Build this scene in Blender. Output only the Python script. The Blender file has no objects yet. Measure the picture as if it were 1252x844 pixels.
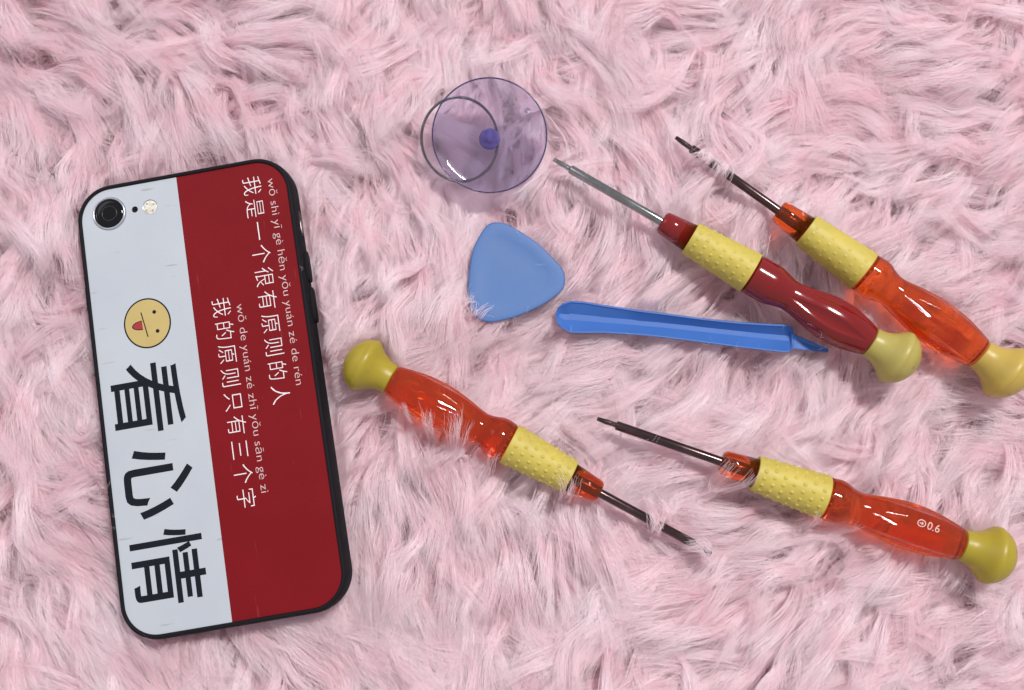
import bpy, bmesh, math, random
import numpy as np
from mathutils import Matrix, Vector

random.seed(7)
rng = np.random.default_rng(11)
U = 0.001                     # everything below is written in millimetres
sc = bpy.context.scene
COL = sc.collection

# ------------------------------------------------------------------ camera, light, exposure
F_PX = 1177.0
PITCH = math.radians(7.93)
CAM = np.array([0.0, -41.4, 308.5])
_c, _s = math.cos(PITCH), math.sin(PITCH)
RC = np.array([[1, 0, 0], [0, _c, -_s], [0, _s, _c]])
cam = bpy.data.cameras.new('camera')
camo = bpy.data.objects.new('camera', cam)
COL.objects.link(camo)
camo.location = Vector(CAM * U)
camo.rotation_euler = (PITCH, 0, 0)
cam.sensor_width = 36.0
cam.lens = 36.0 * F_PX / 1252.0
cam.clip_start = 0.01
cam.clip_end = 20.0
sc.camera = camo

world = bpy.data.worlds.new('World')
sc.world = world
world.use_nodes = True
bg = world.node_tree.nodes['Background']
bg.inputs['Color'].default_value = (0.95, 0.92, 0.985, 1)
bg.inputs['Strength'].default_value = 0.51

def area(name, loc, target, size, power, color):
    l = bpy.data.lights.new(name, 'AREA')
    l.shape = 'RECTANGLE'
    l.size, l.size_y = size
    l.energy = power
    l.color = color
    o = bpy.data.objects.new(name, l)
    COL.objects.link(o)
    o.location = loc
    o.rotation_euler = (Vector(target) - Vector(loc)).to_track_quat('-Z', 'Y').to_euler()
    return o
area('ceiling_lamp', (0.50, 0.62, 1.45), (0, 0, 0), (0.34, 0.16), 24.5, (1.0, 0.97, 0.95))
area('cool_side_light', (-1.2, 1.0, 1.2), (0, 0, 0), (0.9, 0.9), 4.0, (0.85, 0.9, 1.0))  # wide, weak, bluish area light from the upper left

sc.view_settings.view_transform = 'Standard'
sc.view_settings.look = 'None'
sc.view_settings.exposure = 0.0
sc.view_settings.gamma = 1.0
sc.render.engine = 'CYCLES'
sc.cycles.max_bounces = 10
sc.cycles.transmission_bounces = 12
sc.cycles.diffuse_bounces = 6
sc.cycles.use_adaptive_sampling = True
sc.cycles.adaptive_threshold = 0.03
sc.cycles.glossy_bounces = 6
sc.cycles.caustics_refractive = True
sc.cycles.caustics_reflective = True
sc.cycles.blur_glossy = 0.6
sc.cycles.sample_clamp_indirect = 8.0
sc.cycles.use_denoising = True
sc.cycles_curves.shape = 'RIBBONS'
sc.cycles_curves.subdivisions = 2

def at(px, py, z):
    """world point (mm) on the level z seen at a place of the photograph"""
    d = RC @ np.array([(px - 626) / F_PX, -(py - 422) / F_PX, -1.0])
    return CAM + d * ((z - CAM[2]) / d[2])

# ------------------------------------------------------------------ materials
def new_mat(name):
    m = bpy.data.materials.new(name)
    m.use_nodes = True
    nt = m.node_tree
    return m, nt, nt.nodes['Principled BSDF']

def plastic(name, col, rough=0.4, var=0.0, scale=80.0, bump=0.0, bscale=900.0, metal=0.0, spec=0.5,
            trans=0.0, ior=1.45, sss=0.0, col2=None, coat=0.0):
    m, nt, b = new_mat(name)
    b.inputs['Roughness'].default_value = rough
    b.inputs['Metallic'].default_value = metal
    b.inputs['Specular IOR Level'].default_value = spec
    b.inputs['Transmission Weight'].default_value = trans
    b.inputs['IOR'].default_value = ior
    b.inputs['Coat Weight'].default_value = coat
    b.inputs['Coat Roughness'].default_value = 0.12
    if sss:
        b.inputs['Subsurface Weight'].default_value = sss
        b.inputs['Subsurface Radius'].default_value = (0.003, 0.002, 0.001)
        b.inputs['Subsurface Scale'].default_value = 1.0
    tc = nt.nodes.new('ShaderNodeTexCoord')
    if var or col2:
        n = nt.nodes.new('ShaderNodeTexNoise')
        n.inputs['Scale'].default_value = scale
        n.inputs['Detail'].default_value = 6
        nt.links.new(tc.outputs['Object'], n.inputs['Vector'])
        r = nt.nodes.new('ShaderNodeValToRGB')
        r.color_ramp.elements[0].position = 0.3
        r.color_ramp.elements[1].position = 0.72
        c2 = col2 or tuple(c * (1 - var) for c in col)
        r.color_ramp.elements[0].color = (*c2, 1)
        r.color_ramp.elements[1].color = (*col, 1)
        nt.links.new(n.outputs['Fac'], r.inputs['Fac'])
        nt.links.new(r.outputs['Color'], b.inputs['Base Color'])
        mr = nt.nodes.new('ShaderNodeMapRange')
        mr.inputs['To Min'].default_value = rough * 0.8
        mr.inputs['To Max'].default_value = min(1, rough * 1.25)
        nt.links.new(n.outputs['Fac'], mr.inputs['Value'])
        nt.links.new(mr.outputs['Result'], b.inputs['Roughness'])
    else:
        b.inputs['Base Color'].default_value = (*col, 1)
    if bump:
        n2 = nt.nodes.new('ShaderNodeTexNoise')
        n2.inputs['Scale'].default_value = bscale
        n2.inputs['Detail'].default_value = 3
        nt.links.new(tc.outputs['Object'], n2.inputs['Vector'])
        bp = nt.nodes.new('ShaderNodeBump')
        bp.inputs['Strength'].default_value = bump
        bp.inputs['Distance'].default_value = 0.0002
        nt.links.new(n2.outputs['Fac'], bp.inputs['Height'])
        nt.links.new(bp.outputs['Normal'], b.inputs['Normal'])
    return m

def scuff(m, col, amount, scale=(60, 900, 60)):
    nt = m.node_tree
    b = nt.nodes['Principled BSDF']
    src = b.inputs['Base Color'].links[0].from_socket if b.inputs['Base Color'].links else None
    tc = nt.nodes.new('ShaderNodeTexCoord')
    mp = nt.nodes.new('ShaderNodeMapping')
    mp.inputs['Scale'].default_value = scale
    mp.inputs['Rotation'].default_value = (0.3, 0.2, 0.7)
    n = nt.nodes.new('ShaderNodeTexNoise')
    n.inputs['Scale'].default_value = 1.0
    n.inputs['Detail'].default_value = 2
    r = nt.nodes.new('ShaderNodeMapRange')
    r.inputs['From Min'].default_value = 0.70
    r.inputs['From Max'].default_value = 0.76
    r.inputs['To Max'].default_value = amount
    mx = nt.nodes.new('ShaderNodeMix')
    mx.data_type = 'RGBA'
    nt.links.new(tc.outputs['Object'], mp.inputs['Vector'])
    nt.links.new(mp.outputs['Vector'], n.inputs['Vector'])
    nt.links.new(n.outputs['Fac'], r.inputs['Value'])
    nt.links.new(r.outputs['Result'], mx.inputs[0])
    if src:
        nt.links.new(src, mx.inputs[6])
    else:
        mx.inputs[6].default_value = b.inputs['Base Color'].default_value
    mx.inputs[7].default_value = (*col, 1)
    nt.links.new(mx.outputs[2], b.inputs['Base Color'])

M = dict(
    orange=plastic('clear_orange_plastic', (0.955, 0.155, 0.027), 0.03, trans=0.93, ior=1.38),
    red=plastic('dark_red_plastic', (0.21, 0.007, 0.008), 0.14, var=0.15, scale=60, bump=0.06, bscale=500, coat=0.25),
    rubber=plastic('yellow_rubber', (0.57, 0.46, 0.085), 0.5, var=0.14, scale=150, bump=0.15, bscale=1500, sss=0.1),
    cap_a=plastic('pale_yellow_cap', (0.44, 0.37, 0.095), 0.38, var=0.12, scale=90, bump=0.1, sss=0.1),
    cap_b=plastic('olive_yellow_cap', (0.40, 0.31, 0.026), 0.38, var=0.14, scale=90, bump=0.1, sss=0.1),
    cap_d=plastic('warm_yellow_cap', (0.52, 0.37, 0.075), 0.38, var=0.12, scale=90, bump=0.1, sss=0.1),
    steel=plastic('bright_steel', (0.36, 0.38, 0.37), 0.17, metal=1.0, var=0.3, scale=300, bump=0.05),
    dark=plastic('dark_bronze_steel', (0.125, 0.085, 0.085), 0.2, metal=1.0, var=0.35, scale=300, bump=0.08),
    chrome=plastic('ring_chrome', (0.28, 0.26, 0.27), 0.15, metal=1.0, var=0.3, scale=400),
    blue=plastic('blue_plastic', (0.045, 0.145, 0.46), 0.5, var=0.1, scale=60, bump=0.12, bscale=1200),
    blue2=plastic('blue_pick_plastic', (0.075, 0.165, 0.39), 0.55, var=0.08, scale=50, bump=0.12, bscale=1400),
    tpu=plastic('black_tpu', (0.008, 0.008, 0.011), 0.7, spec=0.22, var=0.3, scale=100, bump=0.3, bscale=2500),
    white=plastic('white_print', (0.485, 0.52, 0.56), 0.5, col2=(0.445, 0.48, 0.525), scale=40, bump=0.15, bscale=2500),
    crimson=plastic('crimson_print', (0.195, 0.004, 0.008), 0.42, var=0.16, scale=35, bump=0.3, bscale=2200, spec=0.22),
    ink=plastic('black_ink', (0.005, 0.007, 0.013), 0.5, spec=0.25),
    wink=plastic('white_ink', (0.80, 0.74, 0.74), 0.55),
    pink_ink=plastic('pinyin_ink', (0.64, 0.47, 0.46), 0.55),
    yellow=plastic('face_yellow', (0.52, 0.40, 0.15), 0.5, col2=(0.48, 0.36, 0.13), scale=120),
    tongue=plastic('tongue_red', (0.33, 0.025, 0.03), 0.5),
    lens=plastic('lens_glass', (0.003, 0.003, 0.004), 0.05, spec=0.3, coat=0.15),
    lensring=plastic('lens_ring_metal', (0.62, 0.64, 0.68), 0.28, metal=1.0),
    barrel=plastic('lens_barrel', (0.008, 0.008, 0.009), 0.3),
    flash=plastic('flash_diffuser', (0.84, 0.83, 0.76), 0.25, col2=(0.52, 0.50, 0.42), scale=900, bump=0.6, bscale=1500),
    alu=plastic('phone_silver', (0.55, 0.52, 0.5), 0.35, metal=1.0),
    violet=plastic('violet_knob', (0.30, 0.25, 0.76), 0.06, trans=0.6, ior=1.45),
    rim_refl=plastic('painted_rim_reflection', (0.11, 0.08, 0.20), 0.15, trans=0.5, ior=1.45),  # darker purple stands in for internal reflection at the disc edge
    cup=plastic('clear_lilac_vinyl', (0.775, 0.745, 0.90), 0.02, trans=0.99, ior=1.38),
    mark=plastic('white_stamp', (0.75, 0.47, 0.42), 0.5),
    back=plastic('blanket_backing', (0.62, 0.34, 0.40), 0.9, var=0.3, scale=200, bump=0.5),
)

scuff(M['white'], (0.28, 0.27, 0.27), 0.5, (90, 700, 90))
scuff(M['crimson'], (0.30, 0.05, 0.05), 0.35, (700, 80, 90))
scuff(M['blue2'], (0.16, 0.27, 0.5), 0.5, (90, 900, 90))
scuff(M['blue'], (0.14, 0.28, 0.6), 0.5, (900, 120, 90))
scuff(M['rubber'], (0.30, 0.24, 0.07), 0.6, (260, 260, 260))
for k_ in ('cap_a', 'cap_b', 'cap_d'):
    scuff(M[k_], (0.20, 0.16, 0.05), 0.45, (300, 300, 300))

# ------------------------------------------------------------------ helpers
def link(name, me, mat, parent=None, smooth=True):
    o = bpy.data.objects.new(name, me)
    COL.objects.link(o)
    if mat is not None and not me.materials:
        me.materials.append(mat)
    if smooth:
        me.polygons.foreach_set('use_smooth', [True] * len(me.polygons))
    if parent is not None:
        o.parent = parent
    return o

def mesh(name, verts, faces):
    me = bpy.data.meshes.new(name)
    me.from_pydata([tuple(float(c) * U for c in v) for v in verts], [], faces)
    me.update()
    bm = bmesh.new()
    bm.from_mesh(me)
    bmesh.ops.recalc_face_normals(bm, faces=bm.faces)
    bm.to_mesh(me)
    bm.free()
    return me

def thing(name, label, cat, mat4, group=None):
    o = bpy.data.objects.new(name, None)
    COL.objects.link(o)
    o.empty_display_size = 0.01
    o.matrix_world = mat4
    o['label'] = label
    o['category'] = cat
    if group:
        o['group'] = group
    return o

def lathe(profile, n=64, mod=None, axis='x', closed=True):
    """profile: (t, r); revolved round the local x (or z) axis"""
    v, f = [], []
    for (t, r) in profile:
        for k in range(n):
            a = 2 * math.pi * k / n
            rr = r + (mod(t, a) if mod else 0)
            if axis == 'x':
                v.append((t, rr * math.cos(a), rr * math.sin(a)))
            else:
                v.append((rr * math.cos(a), rr * math.sin(a), t))
    m = len(profile)
    for i in range(m - 1):
        for k in range(n):
            a, b = i * n + k, i * n + (k + 1) % n
            f.append((a, b, b + n, a + n))
    if closed:
        f.append(tuple(range(n)))
        f.append(tuple((m - 1) * n + k for k in range(n)))
    return v, f

def smooth_profile(pts, step):
    """monotone-ish Catmull-Rom through (t, r) points"""
    out = []
    P = [pts[0]] + list(pts) + [pts[-1]]
    for i in range(1, len(P) - 2):
        p0, p1, p2, p3 = [np.array(q, float) for q in P[i - 1:i + 3]]
        n = max(2, int(np.linalg.norm(p2 - p1) / step))
        for k in range(n):
            u = k / n
            out.append(tuple(0.5 * ((2 * p1) + (-p0 + p2) * u + (2 * p0 - 5 * p1 + 4 * p2 - p3) * u * u
                                    + (-p0 + 3 * p1 - 3 * p2 + p3) * u ** 3)))
    out.append(tuple(pts[-1]))
    return out

def smooth_closed(pts, sub=6):
    out = []
    n = len(pts)
    for i in range(n):
        p0, p1, p2, p3 = [np.array(pts[(i + k) % n], float) for k in (-1, 0, 1, 2)]
        for k in range(sub):
            u = k / sub
            out.append(0.5 * ((2 * p1) + (-p0 + p2) * u + (2 * p0 - 5 * p1 + 4 * p2 - p3) * u * u
                              + (-p0 + 3 * p1 - 3 * p2 + p3) * u ** 3))
    return np.array(out)

def disc(cx, cy, rx, ry, z, n=48, a0=0.0, a1=2 * math.pi, rot=0.0, thick=0.03):
    """thin printed disc or sector with real (tiny) thickness"""
    full = abs(a1 - a0 - 2 * math.pi) < 1e-6
    m = n if full else n + 1
    ring = []
    for k in range(m):
        a = a0 + (a1 - a0) * k / n
        x, y = rx * math.cos(a), ry * math.sin(a)
        ring.append((cx + x * math.cos(rot) - y * math.sin(rot), cy + x * math.sin(rot) + y * math.cos(rot)))
    v = [(x, y, z) for x, y in ring] + [(x, y, z - thick) for x, y in ring]
    f = [tuple(range(m)), tuple(range(2 * m - 1, m - 1, -1))]
    f += [(k, (k + 1) % m, m + (k + 1) % m, m + k) for k in range(m)]
    return v, f

def tube(path, r, n=12, closed=False):
    path = np.array(path, float)
    m = len(path)
    v, f = [], []
    up = np.array([0.1, 0.2, 1.0])
    for i in range(m):
        a = path[(i - 1) % m] if (closed or i > 0) else path[i]
        b = path[(i + 1) % m] if (closed or i < m - 1) else path[i]
        t = b - a
        t /= np.linalg.norm(t)
        s = np.cross(t, up)
        s /= np.linalg.norm(s)
        w = np.cross(s, t)
        for k in range(n):
            an = 2 * math.pi * k / n
            v.append(path[i] + r * (math.cos(an) * s + math.sin(an) * w))
    for i in range(m if closed else m - 1):
        j = (i + 1) % m
        for k in range(n):
            f.append((i * n + k, i * n + (k + 1) % n, j * n + (k + 1) % n, j * n + k))
    if not closed:
        f.append(tuple(range(n)))
        f.append(tuple((m - 1) * n + k for k in range(n)))
    return v, f

def glyph(text, offset=0.0):
    """outline of a text in the built-in font as verts and faces, em = 1"""
    cu = bpy.data.curves.new('lettering', 'FONT')
    cu.body = text
    cu.size = 1.0
    cu.offset = offset
    cu.resolution_u = 4
    o = bpy.data.objects.new('lettering', cu)
    COL.objects.link(o)
    dg = bpy.context.evaluated_depsgraph_get()
    me = o.evaluated_get(dg).to_mesh()
    v = np.array([tuple(p.co)[:2] for p in me.vertices]).reshape(-1, 2)
    f = [tuple(p.vertices) for p in me.polygons]
    o.evaluated_get(dg).to_mesh_clear()
    bpy.data.objects.remove(o)
    bpy.data.curves.remove(cu)
    return v, f

def print_mesh(name, v2, f, z, thick=0.03):
    """a flat printed shape given real thickness so that it does not float"""
    bm = bmesh.new()
    vs = [bm.verts.new((x * U, y * U, z * U)) for x, y in v2]
    for q in f:
        try:
            bm.faces.new([vs[i] for i in q])
        except ValueError:
            pass
    bmesh.ops.remove_doubles(bm, verts=bm.verts, dist=1e-7)
    for fc in bm.faces:
        if fc.normal.z == 0:
            fc.normal_update()
        if fc.normal.z < 0:
            fc.normal_flip()
    me = bpy.data.meshes.new(name)
    bm.to_mesh(me)
    bm.free()
    return me

# ------------------------------------------------------------------ the phone in its case
a_, b_, g_ = [math.radians(q) for q in (-7.92863889, -1.34082326, 9.95491563)]
RM = (Matrix.Rotation(g_, 3, 'Z') @ Matrix.Rotation(b_, 3, 'Y') @ Matrix.Rotation(a_, 3, 'X'))
RP = Matrix([list(r) for r in RC]) @ RM
tp = np.array([-91.42560977, -14.02390626, 10.64867302]) - np.array([0, 0, 300.0])
TP = CAM + RC @ tp
MP = Matrix.Translation(Vector(TP * U)) @ RP.to_4x4()
RPn = np.array(RP)

def inv(px, py):
    """phone-back coordinates (mm) of a mark seen on it"""
    d = RC @ np.array([(px - 626) / F_PX, -(py - 422) / F_PX, -1.0])
    n = RPn[:, 2]
    P = CAM + d * (((TP - CAM) @ n) / (d @ n))
    return ((P - TP) @ RPn)[:2]

phone = thing('smartphone', 'smartphone in a black case, its red and white back printed with Chinese writing',
              'smartphone', MP)
HW, HH, CR = 32.3, 67.9, 9.6

def rrect(hw, hh, r, n=14):
    out = []
    for cx, cy, s in ((hw - r, hh - r, 0), (-hw + r, hh - r, 1), (-hw + r, -hh + r, 2), (hw - r, -hh + r, 3)):
        for k in range(n + 1):
            a = math.pi / 2 * (s + k / n)
            out.append((cx + r * math.cos(a), cy + r * math.sin(a)))
    return out

def sweep_rr(profile, hw, hh, r, close_bottom=True, n=14):
    v, f = [], []
    for d, z in profile:
        v += [(x, y, z) for x, y in rrect(hw + d, hh + d, r + d, n)]
    m = 4 * (n + 1)
    for i in range(len(profile) - 1):
        for k in range(m):
            f.append((i * m + k, i * m + (k + 1) % m, (i + 1) * m + (k + 1) % m, (i + 1) * m + k))
    if close_bottom:
        f.append(tuple((len(profile) - 1) * m + k for k in range(m)))
    return v, f
prof = smooth_profile([(0.05, -0.9), (0.06, 0.0), (0.22, 0.42), (0.6, 0.55), (1.05, 0.38), (1.45, -0.3), (1.75, -2.2),
                       (1.85, -4.5), (1.75, -6.8), (1.35, -8.3), (0.5, -9.1), (-1.5, -9.3)], 0.35)
bump_v, bump_f = sweep_rr(prof, HW, HH, CR)
link('case_bumper', mesh('case_bumper', bump_v, bump_f), M['tpu'], phone)
# the phone itself, under the printed panel
pv, pf = sweep_rr([(-0.3, -0.8), (-0.3, -8.6)], HW, HH, CR)
pf.append(tuple(range(60)))
link('phone_body', mesh('phone_body', pv, pf), M['alu'], phone, smooth=False)

def panel(name, outline, holes, mat, z0=-0.55, z1=0.0):
    cu = bpy.data.curves.new(name, 'CURVE')
    cu.dimensions = '2D'
    cu.fill_mode = 'BOTH'
    cu.extrude = (z1 - z0) / 2 * U - 0.00006
    cu.bevel_depth = 0.00006
    cu.bevel_resolution = 1
    for loop in [outline] + holes:
        sp = cu.splines.new('POLY')
        sp.points.add(len(loop) - 1)
        for p, (x, y) in zip(sp.points, loop):
            p.co = (x * U, y * U, 0, 1)
        sp.use_cyclic_u = True
    o = bpy.data.objects.new(name, cu)
    COL.objects.link(o)
    dg = bpy.context.evaluated_depsgraph_get()
    me = bpy.data.meshes.new_from_object(o.evaluated_get(dg))
    bpy.data.objects.remove(o)
    me.transform(Matrix.Translation((0, 0, (z0 + z1) / 2 * U)))
    me.name = name
    me.materials.clear()
    return link(name, me, mat, phone, smooth=False)

def circ(c, r, n=48):
    return [(c[0] + r * math.cos(2 * math.pi * k / n), c[1] + r * math.sin(2 * math.pi * k / n)) for k in range(n)]
SPLIT = -1.4
loop = rrect(HW, HH, CR)
right = [p for p in loop[:15]] + [(SPLIT, HH), (SPLIT, -HH)] + [p for p in loop[45:]]
left = [(SPLIT - 0.02, HH)] + loop[15:45] + [(SPLIT - 0.02, -HH)]
c_lens, c_mic, c_fl = inv(133.7, 261.3), inv(164.7, 256.3), inv(183.4, 253.3)
white = panel('white_panel', left, [circ(c_lens, 5.35), circ(c_mic, 1.05), circ(c_fl, 2.45)], M['white'])
redp = panel('red_panel', right, [], M['crimson'])

def at_c(v, c):
    return [(x + c[0], y + c[1], z) for x, y, z in v]
v, f = lathe([(-0.9, 5.2), (0.25, 5.2), (0.5, 5.0), (0.5, 4.72), (0.2, 4.55), (-0.1, 4.5), (-0.9, 4.5)], 64, axis='z', closed=False)
ring = link('camera_lens', mesh('camera_lens', at_c(v, c_lens), f), M['lensring'], phone)
v, f = lathe([(-0.1, 4.52), (0.0, 4.5), (0.12, 3.6), (0.16, 2.2), (0.17, 0.02)], 64, axis='z')
link('glass', mesh('glass', at_c(v, c_lens), f), M['lens'], ring)
v, f = lathe([(0.19, 2.5), (0.24, 2.4), (0.24, 2.2), (0.19, 2.1)], 48, axis='z', closed=False)
link('inner_ring', mesh('inner_ring', at_c(v, c_lens), f), M['barrel'], ring)
v, f = lathe([(-0.62, 1.0), (-0.6, 0.7), (-0.62, 0.4), (-0.8, 0.02)], 24, axis='z')
link('microphone', mesh('microphone', at_c(v, c_mic), f), M['barrel'], phone)
v, f = lathe([(-0.5, 2.46), (-0.12, 2.44), (-0.1, 2.2), (-0.5, 2.15)], 40, axis='z', closed=False)
link('flash_ring', mesh('flash_ring', at_c(v, c_fl), f), M['lensring'], phone)
v, f = lathe([(-0.75, 2.38), (-0.3, 2.3), (-0.1, 1.9), (0.0, 1.1), (0.02, 0.02)], 40, axis='z')
fl = link('flash_lamp', mesh('flash_lamp', at_c(v, c_fl), f), M['flash'], phone)
for k in range(4):
    a = 0.6 + k * math.pi / 2
    v, f = lathe([(0.0, 0.34), (0.06, 0.3), (0.09, 0.02)], 12, axis='z')
    link('flash_dot', mesh('flash_dot', at_c(v, (c_fl[0] + 1.45 * math.cos(a), c_fl[1] + 1.45 * math.sin(a))), f), M['yellow'], fl)

def side_box(name, y0, y1, side, out, z0, z1, mat, inn=1.2):
    """rounded bar let into the side of the case"""
    x0, x1 = HW + inn, HW + out
    v, f = [], []
    hh, hz = (y1 - y0) / 2, (z1 - z0) / 2
    base = rrect(hh, hz, hz * 0.9, 5)
    for x, sx in ((x0, 1.0), (x1 - 0.25, 1.0), (x1 - 0.07, 0.97), (x1, 0.9)):
        v += [(side * x, (y0 + y1) / 2 + p[0] * (1 - (1 - sx) * 0.3), (z0 + z1) / 2 + p[1] * sx) for p in base]
    m = len(base)
    for i in range(3):
        for k in range(m):
            f.append((i * m + k, i * m + (k + 1) % m, (i + 1) * m + (k + 1) % m, (i + 1) * m + k))
    f.append(tuple(3 * m + k for k in range(m)))
    f.append(tuple(range(m)))
    return link(name, mesh(name, v, f), mat, phone)
side_box('volume_button', 28.6, 38.5, 1, 2.55, -6.6, -2.2, M['tpu'])
side_box('volume_button', 15.8, 27.0, 1, 2.65, -6.6, -2.2, M['tpu'])
side_box('power_button', 30.5, 40.0, -1, 2.5, -6.2, -2.0, M['tpu'])
slot = side_box('mute_switch_recess', 43.6, 51.5, 1, 1.9, -6.2, -2.4, M['barrel'])
sw = side_box('mute_switch', 44.4, 48.6, 1, 2.02, -5.2, -3.1, M['alu'])

ZI = 0.035
def char_at(text, x, y, em, mat, off=0.0, name='printed_character', parent=redp):
    gv, gf = glyph(text, off)
    w = [(x + (p[1] - 0.38) * em, y - (p[0] - 0.5) * em) for p in gv]
    return link(name, print_mesh(name, w, gf, ZI), mat, parent, smooth=False)
for i, ch in enumerate('我是一个很有原则的人'):
    char_at(ch, 21.75, 60.9 - i * 7.28, 6.4, M['wink'], -0.014)
for i, ch in enumerate('我的原则只有三个字'):
    char_at(ch, 7.45, 24.8 - i * 7.27, 6.4, M['wink'], -0.014)

def pinyin(words, xb, y0, y1, em):
    full = ' '.join(words)
    gv, gf = glyph(full)
    L0, L1 = gv[:, 0].min(), gv[:, 0].max()
    k = (y0 - y1) / (L1 - L0)
    cur = ''
    for w in words:
        g1, f1 = glyph(w, -0.012)
        if cur:
            pre, _ = glyph(cur + ' ' + w)
            shift = pre[:, 0].max() - g1[:, 0].max()
        else:
            shift = 0.0
        cur = (cur + ' ' + w) if cur else w
        v2 = [(xb + p[1] * em, y0 - (p[0] + shift - L0) * k) for p in g1]
        link('printed_syllable', print_mesh('printed_syllable', v2, f1, ZI), M['pink_ink'], redp, smooth=False)
pinyin(['wǒ', 'shì', 'yī', 'gè', 'hěn', 'yǒu', 'yuán', 'zé', 'de', 'rén'], 26.7, 62.2, -2.7, 3.4)
pinyin(['wǒ', 'de', 'yuán', 'zé', 'zhī', 'yǒu', 'sān', 'gè', 'zì'], 12.0, 24.9, -32.6, 3.4)

def char_fit(ch, pts, off):
    q = np.array([inv(*p) for p in pts])
    x0, x1 = q[:2, 0]
    y0, y1 = q[2:, 1]
    gv, gf = glyph(ch, off)
    lo, hi = gv.min(0), gv.max(0)
    u = (gv - lo) / (hi - lo)
    v2 = [(x0 + b * (x1 - x0), y0 + a * (y1 - y0)) for a, b in u]
    link('large_printed_character', print_mesh('large_printed_character', v2, gf, ZI), M['ink'], white, smooth=False)
char_fit('看', [(136, 480), (227, 507), (187, 441), (196, 527)], 0.006)
char_fit('心', [(151.5, 590), (236, 576), (184, 548), (186, 634)], 0.012)
char_fit('情', [(158.5, 671), (252, 700), (212, 645), (222, 737)], 0.006)

fc = inv(180.3, 395.3)
v, f = disc(fc[0], fc[1], 7.3, 7.75, ZI)
face = link('printed_face', mesh('printed_face', v, f), M['ink'], white, smooth=False)
v, f = disc(fc[0], fc[1], 6.85, 7.3, ZI + 0.03)
link('face_disc', mesh('face_disc', v, f), M['yellow'], face, smooth=False)
for p in ((188.7, 381.6), (192.8, 404.8)):
    q = inv(*p)
    v, f = disc(q[0], q[1], 0.58, 0.58, ZI + 0.06, 20)
    link('eye', mesh('eye', v, f), M['ink'], face, smooth=False)
p, q = inv(172.4, 382.3), inv(181.2, 412)
tg = inv(174.3, 397.8)
v, f = disc(tg[0], tg[1], 3.25, 1.45, ZI + 0.055, 24, math.pi / 2, 1.5 * math.pi, rot=0.03)
link('tongue_outline', mesh('tongue_outline', v, f), M['ink'], face, smooth=False)
v, f = disc(tg[0], tg[1], 2.95, 1.2, ZI + 0.075, 24, math.pi / 2, 1.5 * math.pi, rot=0.03)
link('tongue', mesh('tongue', v, f), M['tongue'], face, smooth=False)
d = (q - p) / np.linalg.norm(q - p)
nn = np.array([-d[1], d[0]]) * 0.15
quad = [p + nn, p - nn, q - nn, q + nn]
v = [(a, b, ZI + 0.09) for a, b in quad] + [(a, b, ZI + 0.02) for a, b in quad]
link('mouth', mesh('mouth', v, [(0, 1, 2, 3), (4, 5, 6, 7), (0, 1, 5, 4), (1, 2, 6, 5), (2, 3, 7, 6), (3, 0, 4, 7)]), M['ink'], face, smooth=False)

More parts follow.
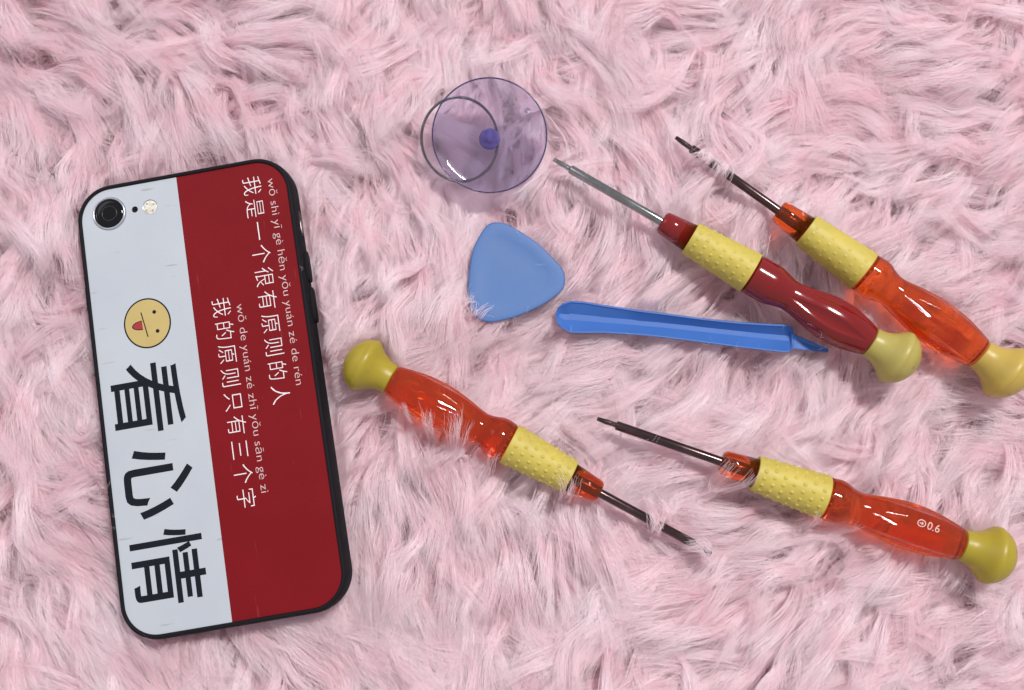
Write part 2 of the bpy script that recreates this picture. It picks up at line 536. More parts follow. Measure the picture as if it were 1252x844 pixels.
# ------------------------------------------------------------------ screwdrivers
GROUP = 'precision screwdrivers lying on the fur'
def driver(name, label, tip, end, ztip, zend, handle, cap, shaft, roll=0.0, opaque=False, stamp=False, nub=1.0):
    A, B = at(tip[0], tip[1], ztip), at(end[0], end[1], zend)
    L = np.linalg.norm(B - A)
    s = L / 540.0                       # millimetres per profile unit
    x = Vector((B - A) / L)
    y = Vector((0, 0, 1)).cross(x).normalized()
    z = x.cross(y)
    R = Matrix((x, y, z)).transposed().to_4x4() @ Matrix.Rotation(roll, 4, 'X')
    root = thing(name, label, 'screwdriver', Matrix.Translation(Vector(A * U)) @ R, GROUP)
    S = lambda P: [(t * s, r * s) for t, r in P]
    # shaft, with its thinner ground tip
    v, f = lathe(S([(0, 0.8), (1, 2.0), (6, 3.0), (18, 3.3), (25, 3.4), (25.3, 5.0), (26.5, 5.9), (160, 5.9), (212, 5.9), (216, 5.0)]), 32)
    sh = link('shaft', mesh('shaft', v, f), M[shaft], root)
    v, f = [], []
    # four small flats that make the cross of the bit
    for k in range(4):
        a = k * math.pi / 2 + 0.3
        bx = []
        for t, w in ((0.2, 0.5), (14, 1.1)):
            for da, rr in ((-w, 1.2), (w, 1.2), (w, 3.4 if t > 5 else 2.4), (-w, 3.4 if t > 5 else 2.4)):
                bx.append((t * s, s * (rr * math.cos(a) - da * math.sin(a)), s * (rr * math.sin(a) + da * math.cos(a))))
        n0 = len(v)
        v += bx
        f += [tuple(n0 + i for i in q) for q in ((0, 1, 2, 3), (4, 5, 6, 7), (0, 1, 5, 4), (1, 2, 6, 5), (2, 3, 7, 6), (3, 0, 4, 7))]
    link('bit_tip', mesh('bit_tip', v, f), M[shaft], root, smooth=False)
    # nose and fluted handle are one moulded piece
    core = [(164.5, 6.1), (164.6, 12.5), (168, 15.2), (180, 16.3), (208, 19.0), (214, 19.2), (296, 24.5), (300, 26.2), (306, 27.0)]
    if opaque:
        tail = [(318, 27.0), (330, 26.6), (340, 24.0), (352, 20.8), (362, 20.6), (380, 23.5), (402, 28), (422, 29.3), (440, 28), (456, 24.5), (470, 20.5)]
    else:
        tail = [(312, 27.6), (320, 26.6), (328, 23.6), (337, 21.2), (347, 21.4), (372, 26.0), (395, 29.0), (415, 29.3), (435, 27.6), (455, 23.8), (470, 20.6)]
    P = core[:4] + smooth_profile(core[4:] + tail, 2.0) + [(472, 19.5), (472.5, 0.3)]
    t0, t1 = 352.0, 466.0
    def flute(t, a):
        u = (t / s - t0) / (t1 - t0)
        if u <= 0 or u >= 1:
            return 0.0
        w = math.sin(math.pi * u) ** 0.8
        c = abs(((a * 6 / (2 * math.pi)) % 1.0) - 0.5) * 2          # 0 in the middle of a scoop
        half = 0.62 * w
        return -s * (3.5 if opaque else 2.3) * w * max(0.0, 1 - (c / max(half, 1e-3)) ** 2)
    v, f = lathe(S(P), 240, mod=flute)
    h = link('handle', mesh('handle', v, f), M[handle], root)
    # rubber grip with rows of nubs
    ta, tb = 208.0, 298.0
    ra, rb = 22.3, 27.6
    nu, nv = 99, 224
    v, f = [], []
    rows, around = 7, 16
    for i in range(nu):
        u = i / (nu - 1)
        t = ta + (tb - ta) * u
        r = ra + (rb - ra) * u
        for k in range(nv):
            a = 2 * math.pi * k / nv
            q = (u * (rows + 0.4) - 0.2) % 1.0 - 0.5
            row = math.floor(u * (rows + 0.4) - 0.2)
            w = ((a / (2 * math.pi) * around + 0.5 * (row % 2)) % 1.0) - 0.5
            d = math.hypot(q * 12.2, w * (2 * math.pi * r / around)) / 2.2
            b = nub * 1.6 * max(0.0, 1 - d * d) ** 0.6 if 0 <= row < rows and d < 1 else 0.0
            v.append((t * s, (r + b) * s * math.cos(a), (r + b) * s * math.sin(a)))
    for i in range(nu - 1):
        for k in range(nv):
            f.append((i * nv + k, i * nv + (k + 1) % nv, (i + 1) * nv + (k + 1) % nv, (i + 1) * nv + k))
    for (i, t, rr) in ((0, ta - 0.1, 18.9), (nu - 1, tb + 0.2, 25.0)):
        n0 = len(v)
        for k in range(nv):
            a = 2 * math.pi * k / nv
            v.append((t * s, rr * s * math.cos(a), rr * s * math.sin(a)))
        for k in range(nv):
            f.append((i * nv + k, i * nv + (k + 1) % nv, n0 + (k + 1) % nv, n0 + k))
    link('grip_sleeve', mesh('grip_sleeve', v, f), M['rubber'], root)
    # mushroom cap that turns on the handle end
    P = [(472.8, 12.0), (472.9, 18.6)] + smooth_profile([(474, 19.8), (483, 20.8), (490, 23.0), (497, 26.6), (503, 31.4), (508, 35.2), (512, 36.4), (515, 36.0), (517, 34.6), (520, 33.6), (526, 30.0), (531.5, 24.0), (536, 16.5), (539, 8.5), (540, 3.0), (540.2, 0.3)], 1.2)
    v, f = lathe(S(P), 72)
    link('swivel_cap', mesh('swivel_cap', v, f), M[cap], root)
    if stamp:
        # white stamped size mark that follows the handle surface
        q = R.inverted().to_3x3() @ Vector((0, 0, 1))
        base = math.atan2(q.z, q.y)
        parts = []
        gv, gf = glyph('0.6')
        parts.append((gv, gf, 417.5, 13.5))
        rg = []
        for k in range(28):
            a = 2 * math.pi * k / 28
            rg.append((0.42 * math.cos(a), 0.33 + 0.36 * math.sin(a)))
        for k in range(28):
            a = 2 * math.pi * k / 28
            rg.append((0.33 * math.cos(a), 0.33 + 0.27 * math.sin(a)))
        rf = [(k, (k + 1) % 28, 28 + (k + 1) % 28, 28 + k) for k in range(28)]
        n0 = len(rg)
        for cx, cy, w, hh in ((0, 0.33, 0.2, 0.045), (0.06, 0.33, 0.045, 0.16)):
            rg += [(cx - w, cy - hh), (cx + w, cy - hh), (cx + w, cy + hh), (cx - w, cy + hh)]
            rf.append((n0, n0 + 1, n0 + 2, n0 + 3))
            n0 += 4
        parts.append((np.array(rg), rf, 410.5, 12.5))
        prof_r = lambda t: np.interp(t, [342, 352, 372, 395, 415, 435, 455], [21.4, 22.2, 26.0, 29.0, 29.3, 27.6, 23.8])
        for gv, gf, t_a, em in parts:
            v = []
            for gx, gy in gv:
                t = t_a + gx * em
                r = prof_r(t)
                c = (gy - 0.33) * em + 6.5
                an = base + c / r * UPSIGN
                rr = r + flute(t * s, an) / s + 0.55
                v.append((t * s, rr * s * math.cos(an), rr * s * math.sin(an)))
            n = len(v)
            link('stamped_mark', mesh('stamped_mark', v, gf), M['mark'], h, smooth=False)
    return root
UPSIGN = -1.0
driver('screwdriver', 'opaque dark red screwdriver with bright steel shaft, over the tip of the blue bar', (677, 195), (1120, 450.5), 20.5, 21.5, 'red', 'cap_a', 'steel', roll=0.35, opaque=True, nub=0.6)
driver('screwdriver.001', 'clear orange screwdriver with its grip beyond the dark red one, cap at the right edge', (826, 168), (1252.5, 472), 17.0, 21.0, 'orange', 'cap_d', 'dark', roll=0.1, nub=0.35)
driver('screwdriver.002', 'clear orange screwdriver beside the phone, olive cap towards the phone and shaft sunk in fur', (870, 677), (424, 434.5), 15.0, 20.0, 'orange', 'cap_b', 'dark', roll=0.2)
driver('screwdriver.003', 'clear orange screwdriver stamped 0.6 on its handle, lowest on the right', (730, 512), (1239, 688), 17.5, 20.0, 'orange', 'cap_b', 'dark', roll=0.0, stamp=True)

# ------------------------------------------------------------------ blue pick
pk = [(300, 118), (370, 130), (470, 185), (560, 245), (650, 330), (715, 400), (738, 450), (735, 520), (705, 565), (600, 640), (450, 710),
      (330, 745), (260, 755), (200, 742), (155, 705), (135, 650), (122, 560), (125, 470), (140, 350), (165, 260), (215, 170), (255, 130)]
pk = smooth_closed([at(550 + a / 5.276, 250 + b / 5.276, 17.5)[:2] for a, b in pk], 6)
pc = pk.mean(0)
rootm = Matrix.Translation(Vector((pc[0] * U, pc[1] * U, 17.0 * U))) @ Matrix.Rotation(math.radians(2.5), 4, 'Y')
pick = thing('opening_pick', 'light blue rounded triangular plastic pick with a shallow hollow in its face', 'opening pick', rootm)
lp = pk - pc
lay = [(1.0, -0.55), (1.015, -0.2), (1.0, 0.05), (0.97, 0.14), (0.90, 0.16), (0.80, 0.13), (0.72, 0.0), (0.66, -0.10), (0.45, -0.14), (0.2, -0.15)]
v, f = [], []
n = len(lp)
for sc_, z in lay:
    v += [(x * sc_, y * sc_, z) for x, y in lp]
for i in range(len(lay) - 1):
    f += [(i * n + k, i * n + (k + 1) % n, (i + 1) * n + (k + 1) % n, (i + 1) * n + k) for k in range(n)]
f.append(tuple((len(lay) - 1) * n + k for k in range(n)))
f.append(tuple(range(n)))
link('pick_blade', mesh('pick_blade', v, f), M['blue2'], pick)

# ------------------------------------------------------------------ blue pry bar
top = [(64, 118), (70, 90), (90, 70), (125, 58), (180, 62), (250, 74), (400, 96), (500, 108), (650, 128), (800, 144), (930, 152), (990, 154), (1010, 158), (1020, 172), (1022, 192)]
mid = [(64, 122), (70, 120), (90, 122), (125, 124), (180, 130), (250, 137), (400, 150), (500, 158), (650, 173), (800, 189), (930, 203), (990, 209), (1010, 211), (1020, 212), (1022, 212.5)]
bot = [(64, 128), (70, 150), (90, 172), (125, 189), (180, 190), (250, 189), (400, 198), (500, 208), (650, 227), (800, 247), (930, 262), (985, 268), (1005, 266), (1016, 256), (1022, 249)]
Z0 = 17.5
def bl(p, z):
    return at(660 + p[0] / 3.295, 350 + p[1] / 3.295, z)
secs = []
for i, (a, b, c) in enumerate(zip(top, mid, bot)):
    a, b, c = [np.array(q, float) for q in (a, b, c)]
    fade = min(1.0, (a[0] - 64) / 26.0, (1022.5 - a[0]) / 12.0)
    fade = max(0.03, fade)
    rim = 7.0 * fade
    up, dn = (b - a), (c - b)
    ua, ub = up / max(1, np.linalg.norm(up)), dn / max(1, np.linalg.norm(dn))
    depth = 3.0 * fade
    secs.append([bl(a, Z0 - 2.4 + 1.0 * (1 - fade)), bl(a + ua * 0.6, Z0 - 0.25 - 0.9 * (1 - fade)), bl(a + ua * 2.0, Z0 - 0.9 * (1 - fade)), bl(a + ua * min(rim, np.linalg.norm(up) * .4), Z0 - 0.9 * (1 - fade)),
                 bl(a + ua * min(rim + 3.5, np.linalg.norm(up) * .6), Z0 - 0.45 * fade - 0.9 * (1 - fade)), bl(b, Z0 - depth - 0.9 * (1 - fade)),
                 bl(c - ub * min(rim + 3.5, np.linalg.norm(dn) * .6), Z0 - 0.35 * fade - 0.9 * (1 - fade)), bl(c - ub * min(rim, np.linalg.norm(dn) * .4), Z0 - 0.9 * (1 - fade)),
                 bl(c - ub * 2.0, Z0 - 0.9 * (1 - fade)), bl(c - ub * 0.6, Z0 - 0.25 - 0.9 * (1 - fade)), bl(c, Z0 - 2.4 + 1.0 * (1 - fade))])
org = at(826, 400, Z0 - 2.4)
def loft(secs):
    m = len(secs[0])
    v = [tuple(p - org) for s_ in secs for p in s_]
    f = []
    for i in range(len(secs) - 1):
        for k in range(m):
            f.append((i * m + k, i * m + (k + 1) % m, (i + 1) * m + (k + 1) % m, (i + 1) * m + k))
    f.append(tuple(range(m)))
    f.append(tuple((len(secs) - 1) * m + k for k in range(m)))
    return v, f
spud = thing('pry_bar', 'slim bright blue plastic pry bar with a channel down its length and a pointed end', 'pry bar', Matrix.Translation(Vector(org * U)))
v, f = loft(secs)
bar = link('bar', mesh('bar', v, f), M['blue'], spud)
bl_t = [(1015, 188), (1040, 200), (1100, 226), (1150, 246), (1162, 254)]
bl_m = [(1015, 212), (1040, 218), (1100, 240), (1150, 256), (1163, 259)]
bl_b = [(1015, 252), (1040, 254), (1100, 262), (1150, 266), (1162, 265)]
secs = []
for i, (a, b, c) in enumerate(zip(bl_t, bl_m, bl_b)):
    z = Z0 - 0.9 - 0.25 * i
    a, b, c = [np.array(q, float) for q in (a, b, c)]
    secs.append([bl(a, z - 1.0 + 0.12 * i), bl(a, z), bl(a * .85 + b * .15, z + .05), bl(b, z - 0.35 + 0.06 * i), bl(c * .85 + b * .15, z + .05), bl(c, z), bl(c, z - 1.0 + 0.12 * i)])
v, f = loft(secs)
link('wedge_tip', mesh('wedge_tip', v, f), M['blue'], spud, smooth=False)
for o in (bar,):
    try:
        o.data.set_sharp_from_angle(angle=math.radians(28))
    except Exception:
        pass

# ------------------------------------------------------------------ suction cup with its ring
cc = at(598.7, 165.5, 23.0)
RAD = 17.35 * 0.985
cupm = Matrix.Translation(Vector(cc * U)) @ Matrix.Rotation(math.radians(9), 4, 'X') @ Matrix.Rotation(math.radians(2), 4, 'Y')
cup = thing('suction_cup', 'clear lilac suction cup lying face up with a wire ring under it', 'suction cup', cupm)
scale = np.linalg.norm(at(668, 166, 23) - at(529, 166, 23)) / 2
RAD = scale
H = 1.7
def dish(r):
    return -H * (1 - 0.25 * (r / RAD) ** 2 - 0.75 * (r / RAD) ** 14)
P = [(dish(r), r) for r in np.linspace(0.02, RAD, 26)]
P += [(0.1, RAD + 0.12), (-0.25, RAD + 0.16)]
P += [(dish(r) - 0.35 - 0.9 * (1 - r / RAD), r) for r in np.linspace(RAD, 0.02, 26)]
v, f = lathe(P, 96, axis='z', closed=False)
link('cup_disc', mesh('cup_disc', v, f), M['cup'], cup)
th = np.linspace(0, 2 * math.pi, 97)[:-1]
v, f = tube([(math.cos(a) * (RAD + 0.1), math.sin(a) * (RAD + 0.1), -0.05) for a in th], 0.24, 8, closed=True)
link('rim', mesh('rim', v, f), M['rim_refl'], cup)  # thickened edge; its dark reflection line is put into the colour
v, f = lathe([(-2.75, 0.02), (-2.8, 1.9), (-3.4, 1.8), (-3.9, 1.7), (-4.1, 2.3), (-4.6, 2.8), (-5.5, 3.2), (-6.4, 3.3), (-7.4, 3.1), (-8.4, 2.5), (-9.1, 1.5), (-9.4, 0.02)], 40, axis='z', closed=False)
link('knob', mesh('knob', v, f), M['violet'], cup)
tb = (math.cos(math.radians(33)) * 14.6, math.sin(math.radians(33)) * 14.6)
v, f = lathe([(-1.3, 0.9), (-0.6, 0.85), (-0.35, 0.6), (-0.25, 0.02)], 20, axis='z')
link('moulding_nub', mesh('moulding_nub', [(x + tb[0] - 0.6, y + tb[1], z) for x, y, z in v], f), M['cup'], cup)
# split ring: two turns of wire
rc = at(563, 174.5, 17.2) - cc
pts = []
rx, ry = 11.9, 13.0
for k in range(150):
    a = 0.7 + 2 * math.pi * 1.92 * k / 149
    off = 0.95 * (k / 149)
    loc = Vector((rc[0] + (rx + 0.1 * off) * math.cos(a), rc[1] + ry * math.sin(a), rc[2] - 0.4 + off * 0.9 + 0.9 * math.sin(a) - 1.7 * math.cos(a)))
    pts.append(loc)
v, f = tube([(p.x, p.y, p.z) for p in pts], 0.42, 10)
link('pull_ring', mesh('pull_ring', v, f), M['chrome'], cup)

# ------------------------------------------------------------------ where things press on the fur
bpy.context.view_layer.update()
dg = bpy.context.evaluated_depsgraph_get()
STEP = 0.6
X0, X1, Y0, Y1 = -205.0, 205.0, -150.0, 155.0
gx = np.arange(X0, X1, STEP)
gy = np.arange(Y0, Y1, STEP)
BOT = np.full((len(gy), len(gx)), 1e3)
TOP = np.full((len(gy), len(gx)), -1e3)
DOWN, UPV = Vector((0, 0, -1)), Vector((0, 0, 1))
boxes = []
for o in sc.objects:
    if o.type == 'MESH' and o.name.split('.')[0] in ('case_bumper', 'shaft', 'handle', 'grip_sleeve', 'swivel_cap', 'pick_blade', 'bar', 'wedge_tip', 'cup_disc'):
        w = [o.matrix_world @ Vector(c) for c in o.bound_box]
        boxes.append((min(p.x for p in w) / U, max(p.x for p in w) / U, min(p.y for p in w) / U, max(p.y for p in w) / U))
mask = np.zeros(BOT.shape, bool)
for b in boxes:
    i0, i1 = np.searchsorted(gx, [b[0], b[1]])
    j0, j1 = np.searchsorted(gy, [b[2], b[3]])
    mask[j0:j1 + 1, i0:i1 + 1] = True
for j, i in zip(*np.nonzero(mask)):
    x, y = gx[i] * U, gy[j] * U
    h1 = sc.ray_cast(dg, Vector((x, y, -0.05)), UPV)
    if h1[0]:
        h2 = sc.ray_cast(dg, Vector((x, y, 0.2)), DOWN)
        BOT[j, i] = h1[1].z / U
        TOP[j, i] = h2[1].z / U

def spread(A, fn, n):
    for _ in range(n):
        B = A.copy()
        B[1:] = fn(B[1:], A[:-1]); B[:-1] = fn(B[:-1], A[1:])
        B[:, 1:] = fn(B[:, 1:], A[:, :-1]); B[:, :-1] = fn(B[:, :-1], A[:, 1:])
        A = B
    return A
BOTD = spread(BOT, np.minimum, 3)
TOPS = np.maximum(spread(TOP, np.maximum, 4), 12.5)
for _ in range(5):
    q = TOPS.copy()
    q[1:-1, 1:-1] = (TOPS[1:-1, 1:-1] * 2 + TOPS[2:, 1:-1] + TOPS[:-2, 1:-1] + TOPS[1:-1, 2:] + TOPS[1:-1, :-2]) / 6
    TOPS = np.maximum(q, TOP + 0.2)

def samp(A, x, y):
    i = np.clip(((x - X0) / STEP + 0.5).astype(int), 0, A.shape[1] - 1)
    j = np.clip(((y - Y0) / STEP + 0.5).astype(int), 0, A.shape[0] - 1)
    return A[j, i]

# ------------------------------------------------------------------ blanket: backing sheet and fur
def vnoise(x, y, cell, seed):
    r = np.random.default_rng(seed)
    G = r.standard_normal((160, 160))
    u, v = x / cell + 60.37, y / cell + 60.11
    i, j = np.floor(u).astype(int), np.floor(v).astype(int)
    fu, fv = u - i, v - j
    fu, fv = fu * fu * (3 - 2 * fu), fv * fv * (3 - 2 * fv)
    i, j = np.clip(i, 0, 158), np.clip(j, 0, 158)
    return (G[j, i] * (1 - fu) + G[j, i + 1] * fu) * (1 - fv) + (G[j + 1, i] * (1 - fu) + G[j + 1, i + 1] * fu) * fv

def ground(x, y):
    return 1.1 * vnoise(x, y, 42, 5) + 0.5 * vnoise(x, y, 17, 6) - 1.0

nx, ny = 120, 90
bx = np.linspace(-215, 215, nx)
by = np.linspace(-160, 165, ny)
BX, BY = np.meshgrid(bx, by)
BZ = ground(BX, BY)
v = list(zip(BX.ravel(), BY.ravel(), BZ.ravel()))
f = [(j * nx + i, j * nx + i + 1, (j + 1) * nx + i + 1, (j + 1) * nx + i) for j in range(ny - 1) for i in range(nx - 1)]
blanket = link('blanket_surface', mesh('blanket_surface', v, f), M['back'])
blanket['kind'] = 'structure'
blanket['label'] = 'pale pink shaggy plush blanket under everything'

# combing direction of the pile, degrees counter-clockwise from +x
FL = np.array([[-52, -62, -105, -150, -158], [-62, -75, -118, -152, -165], [-48, -85, -98, -118, -160]], float)
def flow(x, y):
    u = np.clip((x + 165) / 330 * 4, 0, 3.999)
    v_ = np.clip((115 - y) / 230 * 2, 0, 1.999)
    i, j = u.astype(int), v_.astype(int)
    fu, fv = u - i, v_ - j
    a = (FL[j, i] * (1 - fu) + FL[j, i + 1] * fu) * (1 - fv) + (FL[j + 1, i] * (1 - fu) + FL[j + 1, i + 1] * fu) * fv
    return np.radians(a + 34 * vnoise(x, y, 38, 21) + 21 * vnoise(x, y, 13, 22))

K = 11
SG = np.linspace(0, 1, K)
def guides(cx, cy, phi0, L, lift0, lift1, curl, hz):
    nc = len(cx)
    wob = rng.normal(0, 1, (nc, 1)) * 0.35 * np.sin(SG[None] * rng.uniform(3, 8, (nc, 1)) + rng.uniform(0, 6, (nc, 1)))
    phi = phi0[:, None] + curl[:, None] * (SG[None] - 0.2) ** 1.0 + wob
    lift = lift1[:, None] + (lift0 - lift1)[:, None] * (1 - SG[None]) ** 1.7
    ds = (L / (K - 1))[:, None]
    dx = np.cos(lift) * np.cos(phi) * ds
    dy = np.cos(lift) * np.sin(phi) * ds
    dz = np.sin(lift) * ds * hz[:, None]
    G = np.zeros((nc, K, 3))
    G[:, 1:, 0] = np.cumsum(dx[:, :-1], 1)
    G[:, 1:, 1] = np.cumsum(dy[:, :-1], 1)
    G[:, 1:, 2] = np.cumsum(dz[:, :-1], 1)
    return G, phi

def strands(cx, cy, G, per, r0, wis_n, thick):
    """strands of every lock: grouped in wisps that close up towards the tip"""
    nc = len(cx)
    ci = np.repeat(np.arange(nc), per)
    N = len(ci)
    th, rr = rng.uniform(0, 2 * math.pi, (nc, wis_n)), np.sqrt(rng.uniform(0, 1, (nc, wis_n))) * r0
    wx, wy = rr * np.cos(th), rr * np.sin(th)
    wz = rng.normal(0, 0.6, (nc, wis_n))
    wl = rng.uniform(0.80, 1.06, (nc, wis_n))
    wph = rng.uniform(0, 6.28, (nc, wis_n))
    wrot = rng.normal(0, 0.10, (nc, wis_n))
    wi = rng.integers(0, wis_n, N)
    tight = rng.uniform(0.25, 1.0, nc)
    ox, oy, oz = wx[ci, wi], wy[ci, wi], wz[ci, wi]
    sl = wl[ci, wi] * rng.uniform(0.82, 1.0, N)
    rot = wrot[ci, wi] + rng.normal(0, 0.05, N)
    g = G[ci]
    c_, s_ = np.cos(rot)[:, None], np.sin(rot)[:, None]
    x = (g[..., 0] * c_ - g[..., 1] * s_) * sl[:, None]
    y = (g[..., 0] * s_ + g[..., 1] * c_) * sl[:, None]
    z = g[..., 2] * (0.9 + 0.1 * sl[:, None])
    close = (1 - 0.76 * SG ** 0.9)[None] * tight[ci][:, None] + 1 - tight[ci][:, None]
    io = rng.normal(0, 0.42, (N, 3))
    iclose = (1 - 0.6 * SG ** 0.9)[None]
    ph = wph[ci, wi][:, None] + rng.normal(0, 0.35, (N, 1))
    fr = 0.22 * SG[None] * np.sin(ph + SG[None] * 15.0)
    nxd, nyd = -(g[:, -1, 1] - g[:, 0, 1]), (g[:, -1, 0] - g[:, 0, 0])
    nl = np.hypot(nxd, nyd) + 1e-6
    nxd, nyd = (nxd / nl)[:, None], (nyd / nl)[:, None]
    P = np.empty((N, K, 3), np.float32)
    P[..., 0] = cx[ci][:, None] + x + ox[:, None] * close + io[:, :1] * iclose + nxd * fr
    P[..., 1] = cy[ci][:, None] + y + oy[:, None] * close + io[:, 1:2] * iclose + nyd * fr
    P[..., 2] = z + oz[:, None] * SG[None] + io[:, 2:] * 0.6 * SG[None] + 0.3 * SG[None] * np.cos(ph + SG[None] * 15.0)
    # stray hairs
    st = rng.random(N) < 0.06
    bend = rng.normal(0, 3.2, (N, 3)) * st[:, None]
    P += (bend[:, None, :] * (SG[None, :, None] ** 2)).astype(np.float32)
    R = np.repeat((thick * rng.uniform(0.65, 1.25, N))[:, None], K, 1) * (1 - 0.72 * SG[None] ** 2.2)
    return P, R.astype(np.float32)

sp = 4.9
cxs, cys = np.meshgrid(np.arange(-202, 202, sp), np.arange(-146, 150, sp))
cx = (cxs.ravel() + rng.uniform(-2.4, 2.4, cxs.size))
cy = (cys.ravel() + rng.uniform(-2.4, 2.4, cys.size))
nc = len(cx)
phi0 = flow(cx, cy) + rng.normal(0, 0.17, nc)
rogue = rng.random(nc) < 0.12
phi0 = phi0 + rogue * rng.normal(0, 1.3, nc)
Lc = rng.uniform(20, 40, nc)
G, _ = guides(cx, cy, phi0, Lc, np.radians(rng.uniform(62, 84, nc)), np.radians(rng.uniform(-22, 6, nc)),
              rng.normal(0, 0.34, nc), np.clip((1.0 + 0.2 * vnoise(cx, cy, 24, 31)) * rng.uniform(0.78, 1.14, nc) * 0.88, 0.5, 1.35))
PER = 124
P, Rr = strands(cx, cy, G, PER, 3.9, 8, 0.039)
P[..., 2] += ground(P[..., 0], P[..., 1])
# undercoat fluff between the locks
nu_ = 8500
ux, uy = rng.uniform(-198, 198, nu_), rng.uniform(-142, 146, nu_)
G3, _ = guides(ux, uy, flow(ux, uy) + rng.normal(0, 0.7, nu_), rng.uniform(14, 24, nu_), np.radians(rng.uniform(55, 88, nu_)),
               np.radians(rng.uniform(-12, 25, nu_)), rng.normal(0, 1.0, nu_), np.full(nu_, 0.85))
P3, R3 = strands(ux, uy, G3, 24, 3.4, 16, 0.030)
P3[..., 2] += ground(P3[..., 0], P3[..., 1])
P = np.concatenate([P, P3]); Rr = np.concatenate([Rr, R3])
bot = samp(BOTD, P[..., 0], P[..., 1])
lim = np.where(bot < 500, bot - 0.5, 1e3)
P[..., 2] = np.minimum(P[..., 2], lim + rng.uniform(-1.5, 0, (len(P), 1)))
P[..., 2] = np.maximum(P[..., 2], -3.0)

# locks that fall over the edges of things (pixel place of the root, direction, length, height, number)
OVER = [((846, 218), 52, 13, 88), ((862, 226), 62, 13, 88), ((878, 234), 72, 12, 66), ((836, 204), 40, 9, 44), ((888, 196), 200, 8, 22),
        ((812, 655), 95, 11, 110), ((800, 650), 80, 13, 90), ((870, 694), 120, 9, 66), ((868, 664), 160, 7, 44),
        ((697, 622), 100, 7, 44), ((866, 610), 42, 14, 44),
        ((530, 540), 95, 6, 44), ((556, 560), 75, 10, 66), ((578, 574), 100, 6, 44), ((598, 590), 65, 5, 22), ((500, 512), 110, 4, 22),
        ((574, 400), 65, 5, 66), ((566, 390), 50, 5, 44),
        ((978, 656), 60, 5, 44), ((1005, 666), 50, 5, 44), ((1062, 690), 75, 3, 22),
        ]
oc = []
for (pp, dg_, L_, n_) in OVER:
    w = at(pp[0], pp[1], 12.0)
    for k in range(max(1, n_ // 22)):
        oc.append((w[0] + random.gauss(0, 1.1), w[1] + random.gauss(0, 1.1), math.radians(dg_) + random.gauss(0, 0.22), L_ * random.uniform(0.85, 1.25) + 5))
oc = np.array(oc)
n2 = len(oc)
G2, _ = guides(oc[:, 0], oc[:, 1], oc[:, 2], oc[:, 3], np.radians(rng.uniform(60, 80, n2)), np.radians(rng.uniform(-8, 8, n2)),
               rng.normal(0, 0.22, n2), np.full(n2, 1.15))
G2[..., 2] += 3.0
P2, R2 = strands(oc[:, 0], oc[:, 1], G2, 22, 1.9, 5, 0.042)
P2[..., 2] += ground(P2[..., 0], P2[..., 1])
tp_ = samp(TOPS, P2[..., 0], P2[..., 1])
P2[:, 4:, 2] = np.maximum(P2[:, 4:, 2], tp_[:, 4:] + 0.2 + rng.uniform(0, 1.1, (len(P2), 1)))
P = np.concatenate([P, P2])
Rr = np.concatenate([Rr, R2])
# loose single hairs and lint caught on the edges of the things
ed = (spread(TOP, np.maximum, 1) > 0) & (TOP < 0)
jj, ii = np.nonzero(ed)
pick_ = rng.choice(len(jj), 70, replace=False)
hx = gx[ii[pick_]] + rng.uniform(-1.2, 1.2, 70)
hy = gy[jj[pick_]] + rng.uniform(-1.2, 1.2, 70)
G4, _ = guides(hx, hy, rng.uniform(0, 6.28, 70), rng.uniform(2, 4.5, 70), np.radians(rng.uniform(20, 70, 70)), np.radians(rng.uniform(-20, 20, 70)), rng.normal(0, 0.6, 70), np.ones(70))
P4, R4 = strands(hx, hy, G4, 2, 0.8, 2, 0.016)
P4[..., 2] += 11.0
P4[..., 2] = np.maximum(P4[..., 2], samp(TOPS, P4[..., 0], P4[..., 1]) + rng.uniform(0.1, 0.5, (len(P4), 1)))
P = np.concatenate([P, P4]); Rr = np.concatenate([Rr, R4])
# leave out what lies wholly outside the picture's surroundings or is buried under the phone
keep = (P[:, -1, 0] > -205) & (P[:, -1, 0] < 205)
P, Rr = P[keep], Rr[keep]
N = len(P)
cur = bpy.data.hair_curves.new('fur_pile')
cur.add_curves([K] * N)
cur.attributes['position'].data.foreach_set('vector', (P.reshape(-1) * U).astype(np.float32))
ra = cur.attributes.get('radius') or cur.attributes.new('radius', 'FLOAT', 'POINT')
ra.data.foreach_set('value', (Rr.reshape(-1) * U).astype(np.float32))
fur = bpy.data.objects.new('fur_pile', cur)
COL.objects.link(fur)
fur['kind'] = 'stuff'
fur['label'] = 'long pale pink plush fur combed into wavy locks'
fur['category'] = 'fur'

m = bpy.data.materials.new('pink_fur')
m.use_nodes = True
nt = m.node_tree
nt.nodes.remove(nt.nodes['Principled BSDF'])

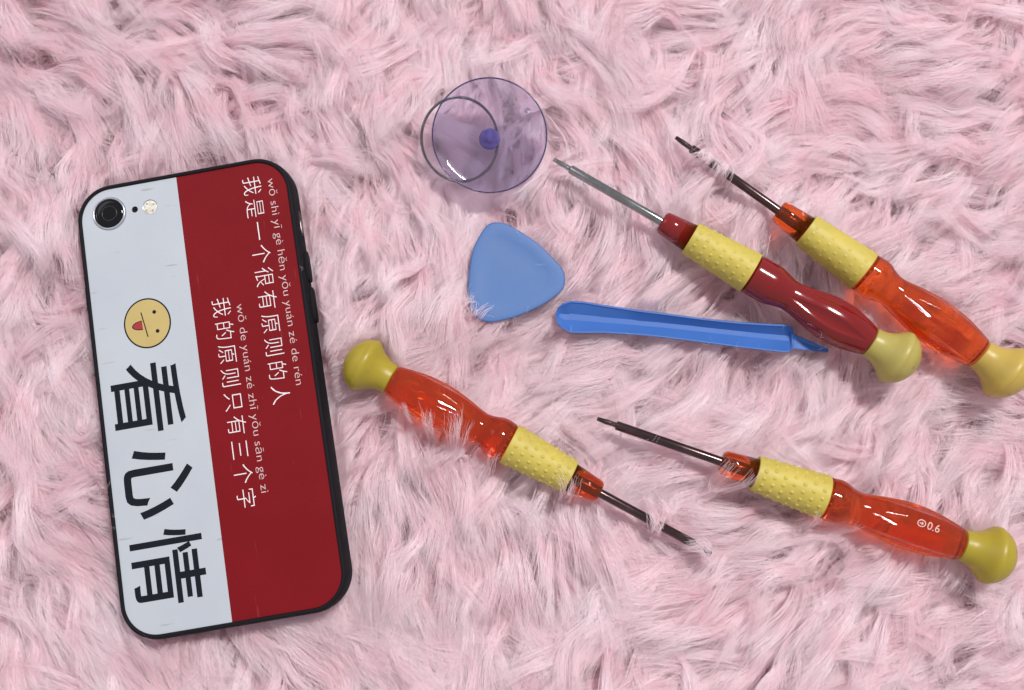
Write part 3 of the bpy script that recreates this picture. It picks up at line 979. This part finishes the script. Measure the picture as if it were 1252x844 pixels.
hi = nt.nodes.new('ShaderNodeHairInfo')
rp = nt.nodes.new('ShaderNodeValToRGB')
rp.color_ramp.elements[0].color = (0.955, 0.745, 0.79, 1)
rp.color_ramp.elements[1].color = (0.98, 0.91, 0.935, 1)
ge = nt.nodes.new('ShaderNodeTexCoord')
no = nt.nodes.new('ShaderNodeTexNoise')
no.inputs['Scale'].default_value = 70.0
no.inputs['Detail'].default_value = 3.0
nt.links.new(ge.outputs['Object'], no.inputs['Vector'])
ad = nt.nodes.new('ShaderNodeMath'); ad.operation = 'MULTIPLY_ADD'
ad.inputs[1].default_value = 0.35
nt.links.new(hi.outputs['Random'], ad.inputs[0])
ml = nt.nodes.new('ShaderNodeMapRange')
ml.inputs['From Min'].default_value = 0.36; ml.inputs['From Max'].default_value = 0.64
ml.inputs['To Max'].default_value = 0.65
nt.links.new(no.outputs['Fac'], ml.inputs['Value'])
nt.links.new(ml.outputs['Result'], ad.inputs[2])
nt.links.new(ad.outputs[0], rp.inputs['Fac'])
df = nt.nodes.new('ShaderNodeBsdfDiffuse')
tl = nt.nodes.new('ShaderNodeBsdfTranslucent')
gl = nt.nodes.new('ShaderNodeBsdfHair')
gl.component = 'Reflection'
gl.inputs['RoughnessU'].default_value = 0.22
gl.inputs['RoughnessV'].default_value = 0.6
gl.inputs['Color'].default_value = (1.0, 0.92, 0.95, 1)
mx = nt.nodes.new('ShaderNodeMixShader'); mx.inputs[0].default_value = 0.48
mx2 = nt.nodes.new('ShaderNodeMixShader'); mx2.inputs[0].default_value = 0.27
nt.links.new(rp.outputs['Color'], df.inputs['Color'])
nt.links.new(rp.outputs['Color'], tl.inputs['Color'])
nt.links.new(df.outputs[0], mx.inputs[1]); nt.links.new(tl.outputs[0], mx.inputs[2])
nt.links.new(mx.outputs[0], mx2.inputs[1]); nt.links.new(gl.outputs[0], mx2.inputs[2])
nt.links.new(mx2.outputs[0], nt.nodes['Material Output'].inputs['Surface'])
cur.materials.append(m)
print('STRANDS', N)
